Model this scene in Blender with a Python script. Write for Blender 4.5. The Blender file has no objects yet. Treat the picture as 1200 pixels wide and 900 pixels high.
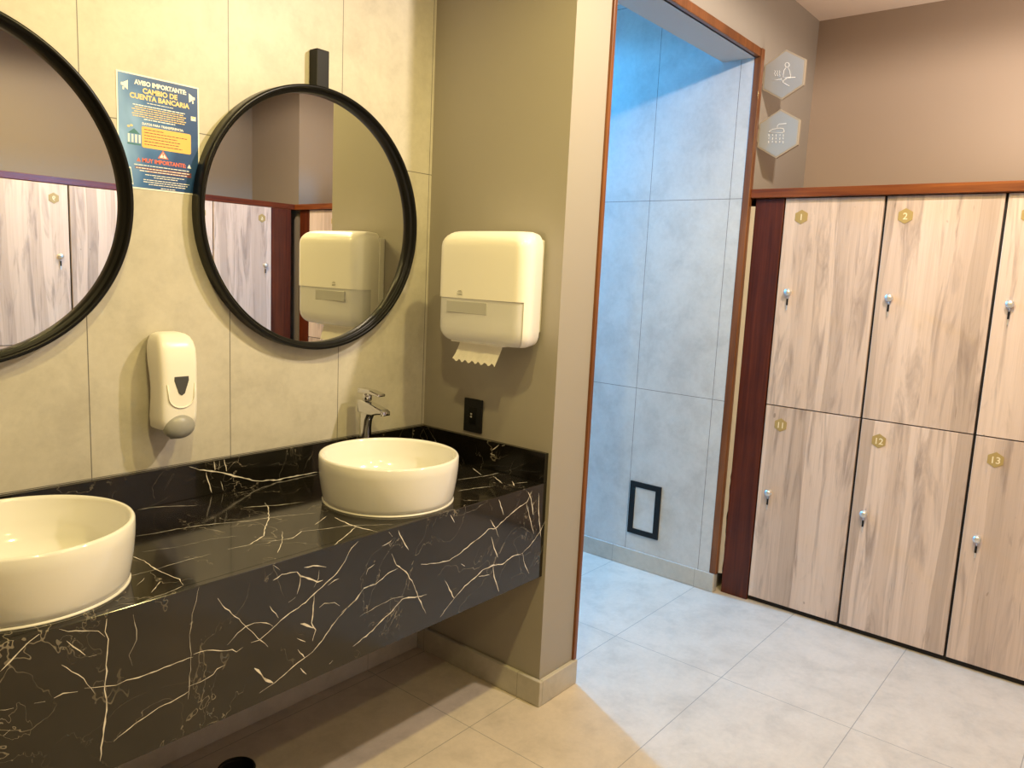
VEINS_APRON=[(0.00224,[(-0.8642,0.8526),(-0.8875,0.8389),(-0.9101,0.8059),(-0.9354,0.7813),(-0.9715,0.7629),(-1.0094,0.7433),(-1.0358,0.7279),(-1.0824,0.7149),(-1.1224,0.6961),(-1.1709,0.6721),(-1.1945,0.6739)]),(0.00155,[(-1.2811,0.816),(-1.2618,0.7844),(-1.2264,0.7468),(-1.2037,0.7149),(-1.1756,0.6783),(-1.1468,0.6452)]),(0.00157,[(-1.2581,0.6903),(-1.2311,0.7112),(-1.2083,0.7209),(-1.185,0.7219),(-1.1517,0.7106),(-1.1323,0.6948)]),(0.00153,[(-1.3434,0.6983),(-1.31,0.6965),(-1.2801,0.6845),(-1.2448,0.6745),(-1.2336,0.6638),(-1.2153,0.6703)]),(0.00121,[(-1.3567,0.6235),(-1.3256,0.6235),(-1.2935,0.63),(-1.2848,0.6396),(-1.2628,0.6419)]),(0.00078,[(-1.327,0.8571),(-1.3335,0.8261),(-1.3441,0.7965),(-1.3509,0.7491),(-1.3474,0.7019),(-1.3524,0.6365),(-1.3571,0.5919)]),(0.00216,[(-1.1326,0.817),(-1.1081,0.8256),(-1.0831,0.8231),(-1.0627,0.8196)]),(0.0039,[(-1.0627,0.8196),(-1.0523,0.8051),(-1.0259,0.7906),(-0.999,0.7733),(-0.9826,0.7733)]),(0.0033,[(-1.0523,0.8051),(-1.0546,0.7804),(-1.0622,0.7595)]),(0.00112,[(-0.994,0.805),(-0.9964,0.782),(-1.0096,0.7623)]),(0.00224,[(-1.042,0.8254),(-0.9995,0.8183),(-0.9721,0.8074)]),(0.00248,[(-1.0093,0.7409),(-1.0117,0.7108),(-1.0165,0.6647),(-1.0027,0.6408),(-1.0132,0.6132)]),(0.00561,[(-1.0511,0.6741),(-1.0298,0.6621),(-1.0109,0.6485)]),(0.00335,[(-1.0612,0.6375),(-1.0347,0.6185)]),(0.0016,[(-1.1327,0.8572),(-1.1131,0.8383)]),(0.00207,[(-0.8057,0.7116),(-0.8427,0.7074),(-0.8663,0.6844),(-0.9015,0.6681),(-0.9302,0.6503),(-0.9582,0.6254),(-0.9802,0.6038),(-1.0128,0.5817),(-1.0449,0.5721),(-1.0865,0.5572),(-1.1268,0.5405),(-1.1709,0.5308)]),(0.0043,[(-1.1852,0.6029),(-1.1661,0.5794),(-1.1515,0.5574),(-1.1318,0.5425)]),(0.00129,[(-1.1422,0.7525),(-1.1175,0.7127)]),(0.00224,[(-1.0583,0.6057),(-1.0369,0.5738)]),(0.00338,[(-1.0499,0.5501),(-1.0311,0.5257)]),(0.0035,[(-0.9566,0.526),(-0.9453,0.5317)]),(0.00115,[(-0.9925,0.6999),(-0.9761,0.7067),(-0.9424,0.6984),(-0.925,0.6831)]),(0.00172,[(-0.9658,0.754),(-0.9435,0.7619),(-0.9293,0.7626)]),(0.00131,[(-1.0876,0.7443),(-1.0673,0.7518)]),(0.00218,[(-0.9188,0.6619),(-0.8801,0.6771),(-0.8407,0.7096),(-0.7994,0.7086),(-0.7503,0.7287),(-0.7139,0.733)]),(0.00277,[(-0.8772,0.5471),(-0.806,0.5703),(-0.7712,0.5903),(-0.7317,0.6066),(-0.6953,0.6305),(-0.657,0.6245),(-0.6174,0.6153),(-0.5934,0.614)]),(0.00255,[(-0.7412,0.7838),(-0.7216,0.7439),(-0.6832,0.7127),(-0.6508,0.6647),(-0.6251,0.6085),(-0.5948,0.5528)]),(0.00275,[(-0.7179,0.8497),(-0.7021,0.82),(-0.6743,0.778)]),(0.00184,[(-0.7542,0.8526),(-0.7393,0.8348)]),(0.00122,[(-0.7779,0.816),(-0.7425,0.8242)]),(0.00254,[(-0.6218,0.7195),(-0.5567,0.7048),(-0.4977,0.6981),(-0.4462,0.7097),(-0.4025,0.7272),(-0.3482,0.7429),(-0.3161,0.7582),(-0.2771,0.7523),(-0.2243,0.777),(-0.1644,0.7978),(-0.1125,0.811),(-0.0935,0.8418)]),(0.00288,[(-0.2691,0.8497),(-0.2403,0.7906)]),(0.00258,[(-0.3085,0.7892),(-0.2823,0.7568),(-0.26,0.7182)]),(0.00259,[(-0.2997,0.7279),(-0.2822,0.6837),(-0.2599,0.6442)]),(0.00271,[(-0.5159,0.6374),(-0.4927,0.599),(-0.4691,0.563)]),(0.00316,[(-0.4691,0.563),(-0.4218,0.5906),(-0.3769,0.6035),(-0.3359,0.6215),(-0.2831,0.6236),(-0.2327,0.6132),(-0.1827,0.6272),(-0.1245,0.6244)]),(0.00215,[(-0.1245,0.6244),(-0.0773,0.6455),(-0.0247,0.6826),(0.0012,0.7125)]),(0.0032,[(-0.2829,0.6201),(-0.2753,0.5809),(-0.2462,0.5177)]),(0.00257,[(-0.3536,0.6034),(-0.3007,0.5949)]),(0.00183,[(-0.1245,0.6244),(-0.1105,0.5833),(-0.0793,0.5354)]),(0.00273,[(-0.1177,0.8087),(-0.0973,0.7557),(-0.0637,0.6812)]),(0.00302,[(-0.1099,0.845),(-0.0915,0.8171),(-0.0731,0.7539)]),(0.00277,[(-0.0486,0.8295),(-0.043,0.765),(-0.0228,0.6606)]),(0.00163,[(-0.4691,0.563),(-0.4985,0.5435),(-0.5313,0.5193)]),(0.00201,[(-0.5011,0.8478),(-0.4808,0.8186)]),(0.00413,[(-0.4424,0.6717),(-0.4256,0.6595)]),(0.00144,[(-0.8348,0.7471),(-0.8284,0.762),(-0.8046,0.7695)]),(0.00099,[(-0.8522,0.6288),(-0.7974,0.6394),(-0.733,0.6452),(-0.688,0.6371)]),(0.0027,[(-1.5298,0.8482),(-1.534,0.8212),(-1.5277,0.8018),(-1.5323,0.7595),(-1.5351,0.7183),(-1.5386,0.6926),(-1.5351,0.6562),(-1.5396,0.619),(-1.5459,0.5787),(-1.5523,0.5345)]),(0.00175,[(-1.6211,0.857),(-1.6042,0.8457),(-1.5786,0.8379),(-1.5474,0.827),(-1.5343,0.8099)]),(0.00248,[(-1.7256,0.8069),(-1.7079,0.821),(-1.6929,0.8346),(-1.6747,0.8491),(-1.6564,0.8585)]),(0.00174,[(-1.608,0.8269),(-1.5957,0.8096),(-1.5737,0.7828)]),(0.00106,[(-1.5673,0.7773),(-1.5523,0.7758)]),(0.00131,[(-1.6191,0.7796),(-1.6006,0.7576),(-1.5785,0.7338),(-1.5581,0.6912)]),(0.00123,[(-1.7288,0.7295),(-1.7204,0.7258),(-1.7061,0.7238)]),(0.0017,[(-1.6707,0.7185),(-1.651,0.7137)]),(0.00173,[(-1.6355,0.7144),(-1.618,0.7174),(-1.5908,0.7098)]),(0.00186,[(-1.5776,0.7119),(-1.556,0.7049),(-1.5356,0.6992),(-1.5149,0.6926),(-1.4934,0.6957),(-1.468,0.6914),(-1.4268,0.6911),(-1.3799,0.6934),(-1.3434,0.692)]),(0.00171,[(-1.5235,0.5661),(-1.4999,0.577),(-1.4778,0.587),(-1.4515,0.5935),(-1.4246,0.6022),(-1.3972,0.6028),(-1.3772,0.6068),(-1.3527,0.6125)]),(0.00074,[(-1.4756,0.8398),(-1.4692,0.8025),(-1.4697,0.7792),(-1.4867,0.7501),(-1.4801,0.7239)]),(0.00124,[(-1.7254,0.6747),(-1.7136,0.6818)])]
VEINS_TOP=[(0.00225,[(-1.3558,-0.3573),(-1.3451,-0.4196),(-1.3495,-0.4759),(-1.3468,-0.5271),(-1.3386,-0.5818),(-1.3488,-0.6175)]),(0.0011,[(-1.4924,-0.6214),(-1.468,-0.642)]),(0.00095,[(-1.4581,-0.6469),(-1.4008,-0.6369),(-1.3519,-0.6235)]),(0.00193,[(-1.2947,-0.2336),(-1.2404,-0.2472),(-1.1799,-0.2527),(-1.1216,-0.2672),(-1.0663,-0.291),(-1.0049,-0.3197),(-0.9159,-0.3446),(-0.819,-0.3885)]),(0.00256,[(-1.1844,-0.002),(-1.1357,-0.0277),(-1.0823,-0.0603),(-1.0362,-0.0953)]),(0.00238,[(-0.9443,-0.2016),(-0.8541,-0.2514),(-0.7748,-0.2745)]),(0.00242,[(-0.8718,-0.2044),(-0.8957,-0.2602),(-0.9547,-0.3515),(-0.9946,-0.3963),(-1.038,-0.4586),(-1.1041,-0.493),(-1.1615,-0.4851)]),(0.00179,[(-1.0731,-0.4867),(-1.0292,-0.5155),(-0.9928,-0.525),(-0.943,-0.4957),(-0.8856,-0.5224),(-0.8206,-0.542),(-0.718,-0.622)]),(0.00172,[(-0.9816,-0.4602),(-1.0325,-0.5363),(-1.0833,-0.5918)]),(0.00309,[(-0.8029,-0.4609),(-0.8081,-0.5262),(-0.8078,-0.5671),(-0.7917,-0.6477)]),(0.00238,[(-0.8078,-0.5671),(-0.8684,-0.6026),(-0.9426,-0.6436)]),(0.00188,[(-0.8809,-0.4735),(-0.8137,-0.4369)]),(0.00098,[(-1.4251,-0.5528),(-1.3923,-0.5211)]),(0.00145,[(-1.4189,-0.6108),(-1.3758,-0.5644)]),(0.00079,[(-1.3217,-0.357),(-1.2462,-0.3834),(-1.1543,-0.3875),(-1.0887,-0.4118)]),(0.00083,[(-1.425,-0.4897),(-1.3559,-0.4894),(-1.2675,-0.4827),(-1.2085,-0.4851)]),(0.00235,[(-0.2212,-0.4119),(-0.1065,-0.4423),(-0.038,-0.448)]),(0.0024,[(-0.0606,-0.3386),(-0.1073,-0.4243)]),(0.00232,[(-0.0849,-0.4606),(-0.1363,-0.5503)]),(0.00305,[(-0.087,-0.5534),(-0.1269,-0.5969)]),(0.00222,[(-0.3252,-0.5112),(-0.2579,-0.5241),(-0.1898,-0.552)]),(0.00184,[(-0.1025,-0.5794),(-0.05,-0.5984)])]
VEINS_BACK=[(0.00354,[(-1.0204,0.9644),(-0.9873,0.9479),(-0.9185,0.9286),(-0.8547,0.9022),(-0.7881,0.8762),(-0.7096,0.8643),(-0.6274,0.8657),(-0.5411,0.8631)]),(0.00407,[(-0.9376,0.9728),(-0.934,0.9388)]),(0.00412,[(-0.9025,0.971),(-0.8949,0.9283)]),(0.00136,[(-0.9182,0.9675),(-0.9224,0.9368)]),(0.00298,[(-0.9648,0.9366),(-0.9575,0.9057),(-0.9463,0.8663)]),(0.00137,[(-0.9149,0.8979),(-0.9072,0.8662)]),(0.00147,[(-0.6696,0.9661),(-0.6649,0.9452)])]
VEINS_SIDE=[(0.00323,[(-0.3949,0.9357),(-0.4288,0.964)]),(0.00486,[(-0.3885,0.9207),(-0.4101,0.9192)]),(0.0032,[(-0.443,0.9611),(-0.4567,0.9663)])]
import bpy, bmesh, math, random
from mathutils import Vector, Matrix
PI = math.pi
S = bpy.context.scene
COL = S.collection
random.seed(7)

# ------------------------------------------------------------------ constants (metres)
ZC = 0.86            # counter top
CD = 0.647           # counter depth
ZLOW = 0.503         # bottom of the apron
ZB = 0.969           # top of the backsplash
W = 0.661            # how far the dividing wall stands out
WX = 0.2255          # thickness of the dividing wall
XJ = 1.4756          # right jamb / tiled passage wall
ZH = 2.672           # underside of the lintel
XL = 1.516           # locker fronts, right bank
XW = 2.26            # right wall
YB = -3.10           # locker fronts, facing bank
YW = -3.80           # wall behind them
XLEFT = -3.3
YEND = 2.65
ZCEIL = 3.046

# ------------------------------------------------------------------ node helpers
def new_mat(name):
    m = bpy.data.materials.new(name); m.use_nodes = True
    nt = m.node_tree; b = nt.nodes['Principled BSDF']
    return m, nt, b
def rgb(c): return (c[0], c[1], c[2], 1)
def plain(name, col, rough=.5, metal=0, spec=.5, bump=0, bscale=200, coat=0):
    m, nt, b = new_mat(name)
    b.inputs['Base Color'].default_value = rgb(col)
    b.inputs['Roughness'].default_value = rough
    b.inputs['Metallic'].default_value = metal
    b.inputs['Specular IOR Level'].default_value = spec
    b.inputs['Coat Weight'].default_value = coat
    if bump:
        tc = nt.nodes.new('ShaderNodeTexCoord'); n = nt.nodes.new('ShaderNodeTexNoise')
        n.inputs['Scale'].default_value = bscale
        bp = nt.nodes.new('ShaderNodeBump'); bp.inputs['Strength'].default_value = bump; bp.inputs['Distance'].default_value = .002
        nt.links.new(tc.outputs['Object'], n.inputs['Vector']); nt.links.new(n.outputs['Fac'], bp.inputs['Height']); nt.links.new(bp.outputs[0], b.inputs['Normal'])
    return m
def math_node(nt, op, a, b=None, c=None):
    n = nt.nodes.new('ShaderNodeMath'); n.operation = op
    for i, v in enumerate((a, b, c)):
        if v is None: continue
        if isinstance(v, (int, float)): n.inputs[i].default_value = v
        else: nt.links.new(v, n.inputs[i])
    return n.outputs[0]
def mix_col(nt, fac, a, b, mode='MIX'):
    n = nt.nodes.new('ShaderNodeMix'); n.data_type = 'RGBA'; n.blend_type = mode
    if isinstance(fac, (int, float)): n.inputs[0].default_value = fac
    else: nt.links.new(fac, n.inputs[0])
    for i, v in ((6, a), (7, b)):
        if isinstance(v, tuple): n.inputs[i].default_value = rgb(v)
        else: nt.links.new(v, n.inputs[i])
    return n.outputs[2]
def ramp(nt, fac, stops):
    n = nt.nodes.new('ShaderNodeValToRGB'); nt.links.new(fac, n.inputs[0])
    while len(n.color_ramp.elements) < len(stops): n.color_ramp.elements.new(.5)
    for e, (p, c) in zip(n.color_ramp.elements, stops): e.position = p; e.color = rgb(c)
    return n.outputs[0]
def noise(nt, vec, scale, detail=4, rough=.55, dist=0):
    n = nt.nodes.new('ShaderNodeTexNoise'); nt.links.new(vec, n.inputs['Vector'])
    n.inputs['Scale'].default_value = scale; n.inputs['Detail'].default_value = detail
    n.inputs['Roughness'].default_value = rough; n.inputs['Distortion'].default_value = dist
    return n.outputs['Fac']
def mapping(nt, vec, scale=(1, 1, 1), loc=(0, 0, 0), rot=(0, 0, 0)):
    n = nt.nodes.new('ShaderNodeMapping'); nt.links.new(vec, n.inputs[0])
    n.inputs['Scale'].default_value = scale; n.inputs['Location'].default_value = loc; n.inputs['Rotation'].default_value = rot
    return n.outputs[0]
def grid_lines(nt, coord, origin, step, width):
    """1 on the joint lines of a regular grid along one axis"""
    a = math_node(nt, 'SUBTRACT', coord, origin)
    a = math_node(nt, 'DIVIDE', a, step)
    a = math_node(nt, 'ADD', a, .5)
    f = math_node(nt, 'FRACT', a)
    d = math_node(nt, 'ABSOLUTE', math_node(nt, 'SUBTRACT', f, .5))
    return math_node(nt, 'LESS_THAN', d, width / step / 2)
def stone_tile(name, axes, origins, steps, base, dark, light, joint, width=.0028, rough=.42):
    """large stone-look porcelain tiles with thin joints, in world metres (the object stands at the origin)"""
    m, nt, b = new_mat(name)
    tc = nt.nodes.new('ShaderNodeTexCoord'); v = tc.outputs['Object']
    sp = nt.nodes.new('ShaderNodeSeparateXYZ'); nt.links.new(v, sp.inputs[0])
    c = [sp.outputs['XYZ'.index(a)] for a in axes]
    cl = noise(nt, v, 1.9, 5, .62, .4)
    mid = noise(nt, v, 7, 6, .65, .3)
    fine = noise(nt, v, 42, 4, .7)
    a = ramp(nt, cl, [(.3, dark), (.52, base), (.72, light)])
    bcol = ramp(nt, mid, [(.33, tuple(x * .74 for x in base)), (.52, (base[0], base[1], base[2])), (.72, tuple(min(1, x * 1.10) for x in base))])
    col = mix_col(nt, .5, a, bcol)
    fcol = ramp(nt, fine, [(.3, (.9, .9, .9)), (.7, (1.05, 1.05, 1.05))])
    col = mix_col(nt, .6, col, fcol, 'MULTIPLY')
    j = math_node(nt, 'MAXIMUM', grid_lines(nt, c[0], origins[0], steps[0], width), grid_lines(nt, c[1], origins[1], steps[1], width))
    col = mix_col(nt, j, col, joint)
    nt.links.new(col, b.inputs['Base Color'])
    b.inputs['Roughness'].default_value = rough
    h = math_node(nt, 'ADD', math_node(nt, 'MULTIPLY', mid, .25), math_node(nt, 'MULTIPLY', j, -1.0))
    bp = nt.nodes.new('ShaderNodeBump'); bp.inputs['Strength'].default_value = .25; bp.inputs['Distance'].default_value = .002
    nt.links.new(h, bp.inputs['Height']); nt.links.new(bp.outputs[0], b.inputs['Normal'])
    return m

TB, TD, TL_ = (.57, .54, .475), (.47, .445, .385), (.64, .61, .545)
JT = (.16, .15, .14)
M = {}
M['tile_sink'] = stone_tile('sink wall tile', 'XZ', (-.4407, 1.971), (.4276, 1.0), TB, TD, TL_, JT)
M['tile_passage'] = stone_tile('passage wall tile', 'YZ', (-.1373, 1.0126), (.4471, 1.0042), (.56, .56, .56), (.46, .46, .465), (.63, .63, .63), JT)
M['tile_floor'] = stone_tile('floor tile', 'XY', (-.286, -.575), (.972, .51), (.62, .545, .465), (.53, .465, .395), (.70, .615, .53), (.30, .28, .25), .003, .38)
M['skirting'] = stone_tile('skirting tile', 'XY', (-.286, -.57), (.972, .51), (.50, .47, .42), (.45, .42, .37), (.55, .52, .47), (.25, .23, .2), .002, .45)
M['paint'] = plain('taupe wall paint', (.35, .322, .285), .6, bump=.15, bscale=260)
M['paint_tan'] = plain('tan wall paint', (.37, .29, .225), .6, bump=.15, bscale=260)
M['paint_shaded'] = plain('tan wall paint with shade in it', (.25, .205, .16), .6, bump=.15, bscale=260)  # tan paint with shade put into the colour, dims these walls and their bounce
M['ceiling'] = plain('ceiling paint', (.84, .74, .64), .8)
M['soffit'] = plain('soffit paint', (.50, .48, .46), .7)
M['black'] = plain('black metal', (.005, .005, .005), .28, spec=.22)
M['matte_black'] = plain('matte black plastic', (.007, .007, .008), .5, spec=.3)
M['chrome'] = plain('chrome', (.70, .70, .70), .05, 1)
M['steel'] = plain('satin steel', (.74, .74, .74), .38, .8)
M['ceramic'] = plain('white glazed ceramic', (.82, .81, .78), .12, coat=.4)
M['silicone'] = plain('white silicone bead', (.75, .73, .68), .4)
M['plastic'] = plain('white plastic', (.90, .88, .83), .28)
M['plastic_back'] = plain('off white plastic', (.70, .68, .62), .4)
M['grey_plastic'] = plain('grey plastic', (.33, .33, .32), .35)
M['dark_window'] = plain('smoked plastic', (.07, .07, .065), .2)
M['paper'] = plain('paper towel', (.86, .83, .76), .85, bump=.3, bscale=300)
M['mech_grey'] = plain('inner works grey', (.46, .46, .45), .4)
M['mark_grey'] = plain('printed grey', (.30, .29, .25), .5)
M['gold'] = plain('gold plastic', (.40, .29, .11), .45)
M['badge_digit'] = plain('pale digit', (.78, .68, .48), .5)
M['carcass'] = plain('dark carcass', (.012, .009, .008), .7)
M['mirror'] = plain('silvered glass', (.84, .84, .79), .0, 1)
M['caulk'] = plain('caulk', (.46, .41, .34), .8, bump=.6, bscale=60)
M['sign_plate'] = plain('satin sign plate', (.40, .42, .445), .34, .2)
M['sign_border'] = plain('sign rim', (.40, .34, .26), .45)
M['white_print'] = plain('white print', (.92, .92, .92), .5)

def wood_door():
    m, nt, b = new_mat('pale grained laminate')
    tc = nt.nodes.new('ShaderNodeTexCoord'); oi = nt.nodes.new('ShaderNodeObjectInfo')
    off = nt.nodes.new('ShaderNodeVectorMath'); off.operation = 'SCALE'
    cmb = nt.nodes.new('ShaderNodeCombineXYZ')
    r1 = math_node(nt, 'MULTIPLY', oi.outputs['Random'], 37.0)
    r2 = math_node(nt, 'MULTIPLY', oi.outputs['Random'], 11.0)
    nt.links.new(r1, cmb.inputs[0]); nt.links.new(r2, cmb.inputs[2])
    add = nt.nodes.new('ShaderNodeVectorMath'); add.operation = 'ADD'
    nt.links.new(tc.outputs['Object'], add.inputs[0]); nt.links.new(cmb.outputs[0], add.inputs[1])
    v = add.outputs[0]
    sv = nt.nodes.new('ShaderNodeSeparateXYZ'); nt.links.new(v, sv.inputs[0])
    wob = noise(nt, mapping(nt, v, (.1, 1, .55)), 1.0, 2, .5)
    wx = math_node(nt, 'ADD', math_node(nt, 'MULTIPLY', sv.outputs[0], 15.0), math_node(nt, 'MULTIPLY', wob, 2.4))
    vo = nt.nodes.new('ShaderNodeTexVoronoi'); vo.voronoi_dimensions = '1D'; nt.links.new(wx, vo.inputs['W']); vo.inputs['Scale'].default_value = 1.0
    sc_ = nt.nodes.new('ShaderNodeSeparateColor'); nt.links.new(vo.outputs['Color'], sc_.inputs[0])
    planks = math_node(nt, 'ADD', math_node(nt, 'MULTIPLY', sc_.outputs[0], .55), math_node(nt, 'MULTIPLY', noise(nt, mapping(nt, v, (9, 1, .5)), 1.0, 3, .5), .45))
    grain = noise(nt, mapping(nt, v, (75, 1, 1.3)), 1.0, 5, .65, .35)
    fine = noise(nt, mapping(nt, v, (260, 1, 5)), 1.0, 3, .6)
    wav = noise(nt, mapping(nt, v, (16, 1, 1.7)), 1.0, 5, .6, .9)
    base = ramp(nt, planks, [(.22, (.48, .375, .322)), (.42, (.59, .462, .400)), (.60, (.665, .528, .460)), (.78, (.72, .58, .515))])
    g = ramp(nt, grain, [(.25, (.84, .82, .80)), (.5, (1, 1, 1)), (.75, (1.05, 1.05, 1.04))])
    col = mix_col(nt, .9, base, g, 'MULTIPLY')
    fg = ramp(nt, fine, [(.3, (.92, .91, .9)), (.65, (1.03, 1.03, 1.03))])
    col = mix_col(nt, .8, col, fg, 'MULTIPLY')
    st = ramp(nt, wav, [(.51, (0, 0, 0)), (.68, (1, 1, 1))])
    col = mix_col(nt, math_node(nt, 'MULTIPLY', st, .75), col, (.265, .200, .178))
    crack = noise(nt, mapping(nt, v, (48, 1, 3.0), (3, 0, 1)), 1.0, 3, .5, .5)
    cr = ramp(nt, crack, [(.69, (0, 0, 0)), (.74, (1, 1, 1))])
    col = mix_col(nt, math_node(nt, 'MULTIPLY', cr, .6), col, (.15, .11, .09))
    knot = noise(nt, mapping(nt, v, (34, 1, 17), (7, 0, 2)), 1.0, 1, .4)
    kn = ramp(nt, knot, [(.77, (0, 0, 0)), (.81, (1, 1, 1))])
    col = mix_col(nt, math_node(nt, 'MULTIPLY', kn, .6), col, (.17, .12, .10))
    nt.links.new(col, b.inputs['Base Color'])
    b.inputs['Roughness'].default_value = .45
    bp = nt.nodes.new('ShaderNodeBump'); bp.inputs['Strength'].default_value = .12; bp.inputs['Distance'].default_value = .001
    nt.links.new(grain, bp.inputs['Height']); nt.links.new(bp.outputs[0], b.inputs['Normal'])
    return m
M['door'] = wood_door()
def red_wood(name, along, dark, light, rough=.22):
    m, nt, b = new_mat(name)
    tc = nt.nodes.new('ShaderNodeTexCoord'); v = tc.outputs['Object']
    sc = [38, 38, 38]; sc['XYZ'.index(along)] = 1.6
    n = noise(nt, mapping(nt, v, tuple(sc)), 1.0, 5, .6, .8)
    n2 = noise(nt, v, 3.0, 3, .5)
    col = ramp(nt, n, [(.3, dark), (.7, light)])
    col = mix_col(nt, .4, col, ramp(nt, n2, [(.35, (.6, .55, .5)), (.65, (1.2, 1.2, 1.2))]), 'MULTIPLY')
    nt.links.new(col, b.inputs['Base Color']); b.inputs['Roughness'].default_value = rough; b.inputs['Coat Weight'].default_value = .08; b.inputs['Specular IOR Level'].default_value = .35
    return m
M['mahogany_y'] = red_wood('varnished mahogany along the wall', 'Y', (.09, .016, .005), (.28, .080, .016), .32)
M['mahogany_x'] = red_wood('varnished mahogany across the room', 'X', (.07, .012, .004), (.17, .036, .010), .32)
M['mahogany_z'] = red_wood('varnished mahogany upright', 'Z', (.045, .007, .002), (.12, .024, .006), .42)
M['trim_wood'] = red_wood('brown door trim', 'Z', (.12, .040, .012), (.24, .090, .030), .35)

def marble():
    m, nt, b = new_mat('black veined marble')
    tc = nt.nodes.new('ShaderNodeTexCoord'); v = tc.outputs['Object']
    cloud = noise(nt, v, 3.2, 5, .6, .5)
    base = ramp(nt, cloud, [(.3, (.0035, .003, .0024)), (.55, (.010, .0085, .0062)), (.75, (.020, .015, .010))])
    # faint hairline veins between the strong ones
    def hair(scale, loc, w, dist):
        n = noise(nt, mapping(nt, v, (1, 1, 1), loc), scale, 5, .55, dist)
        d = math_node(nt, 'ABSOLUTE', math_node(nt, 'SUBTRACT', n, .5))
        return math_node(nt, 'SUBTRACT', 1.0, math_node(nt, 'SMOOTHSTEP', d, 0.0, w)) if False else math_node(nt, 'LESS_THAN', d, w)
    gate = ramp(nt, noise(nt, v, 5, 3, .6), [(.45, (0, 0, 0)), (.62, (1, 1, 1))])
    h = math_node(nt, 'MULTIPLY', hair(2.3, (4, 2, 7), .0022, 1.0), gate)
    h2 = math_node(nt, 'MULTIPLY', hair(4.0, (1, 8, 3), .0016, .8), gate)
    hh = math_node(nt, 'MULTIPLY', math_node(nt, 'MAXIMUM', h, h2), .6)
    col = mix_col(nt, hh, base, (.34, .30, .24))
    nt.links.new(col, b.inputs['Base Color'])
    b.inputs['Roughness'].default_value = .10; b.inputs['IOR'].default_value = 1.60
    return m
M['marble'] = marble()
def vein_mat():
    m, nt, b = new_mat('calcite vein')
    tc = nt.nodes.new('ShaderNodeTexCoord')
    n = noise(nt, tc.outputs['Object'], 30, 4, .6)
    nt.links.new(ramp(nt, n, [(.25, (.30, .26, .21)), (.50, (.78, .73, .65))]), b.inputs['Base Color'])
    b.inputs['Roughness'].default_value = .15
    return m
M['vein'] = vein_mat()
def frosted():
    m, nt, b = new_mat('smoky translucent plastic')
    b.inputs['Base Color'].default_value = (.88, .88, .90, 1); b.inputs['Roughness'].default_value = .22
    tr = nt.nodes.new('ShaderNodeBsdfTransparent'); tr.inputs[0].default_value = (.85, .85, .86, 1)
    mx = nt.nodes.new('ShaderNodeMixShader'); mx.inputs[0].default_value = .25
    out = nt.nodes['Material Output']
    nt.links.new(b.outputs[0], mx.inputs[1]); nt.links.new(tr.outputs[0], mx.inputs[2]); nt.links.new(mx.outputs[0], out.inputs[0])
    return m
M['frosted'] = frosted()

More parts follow.
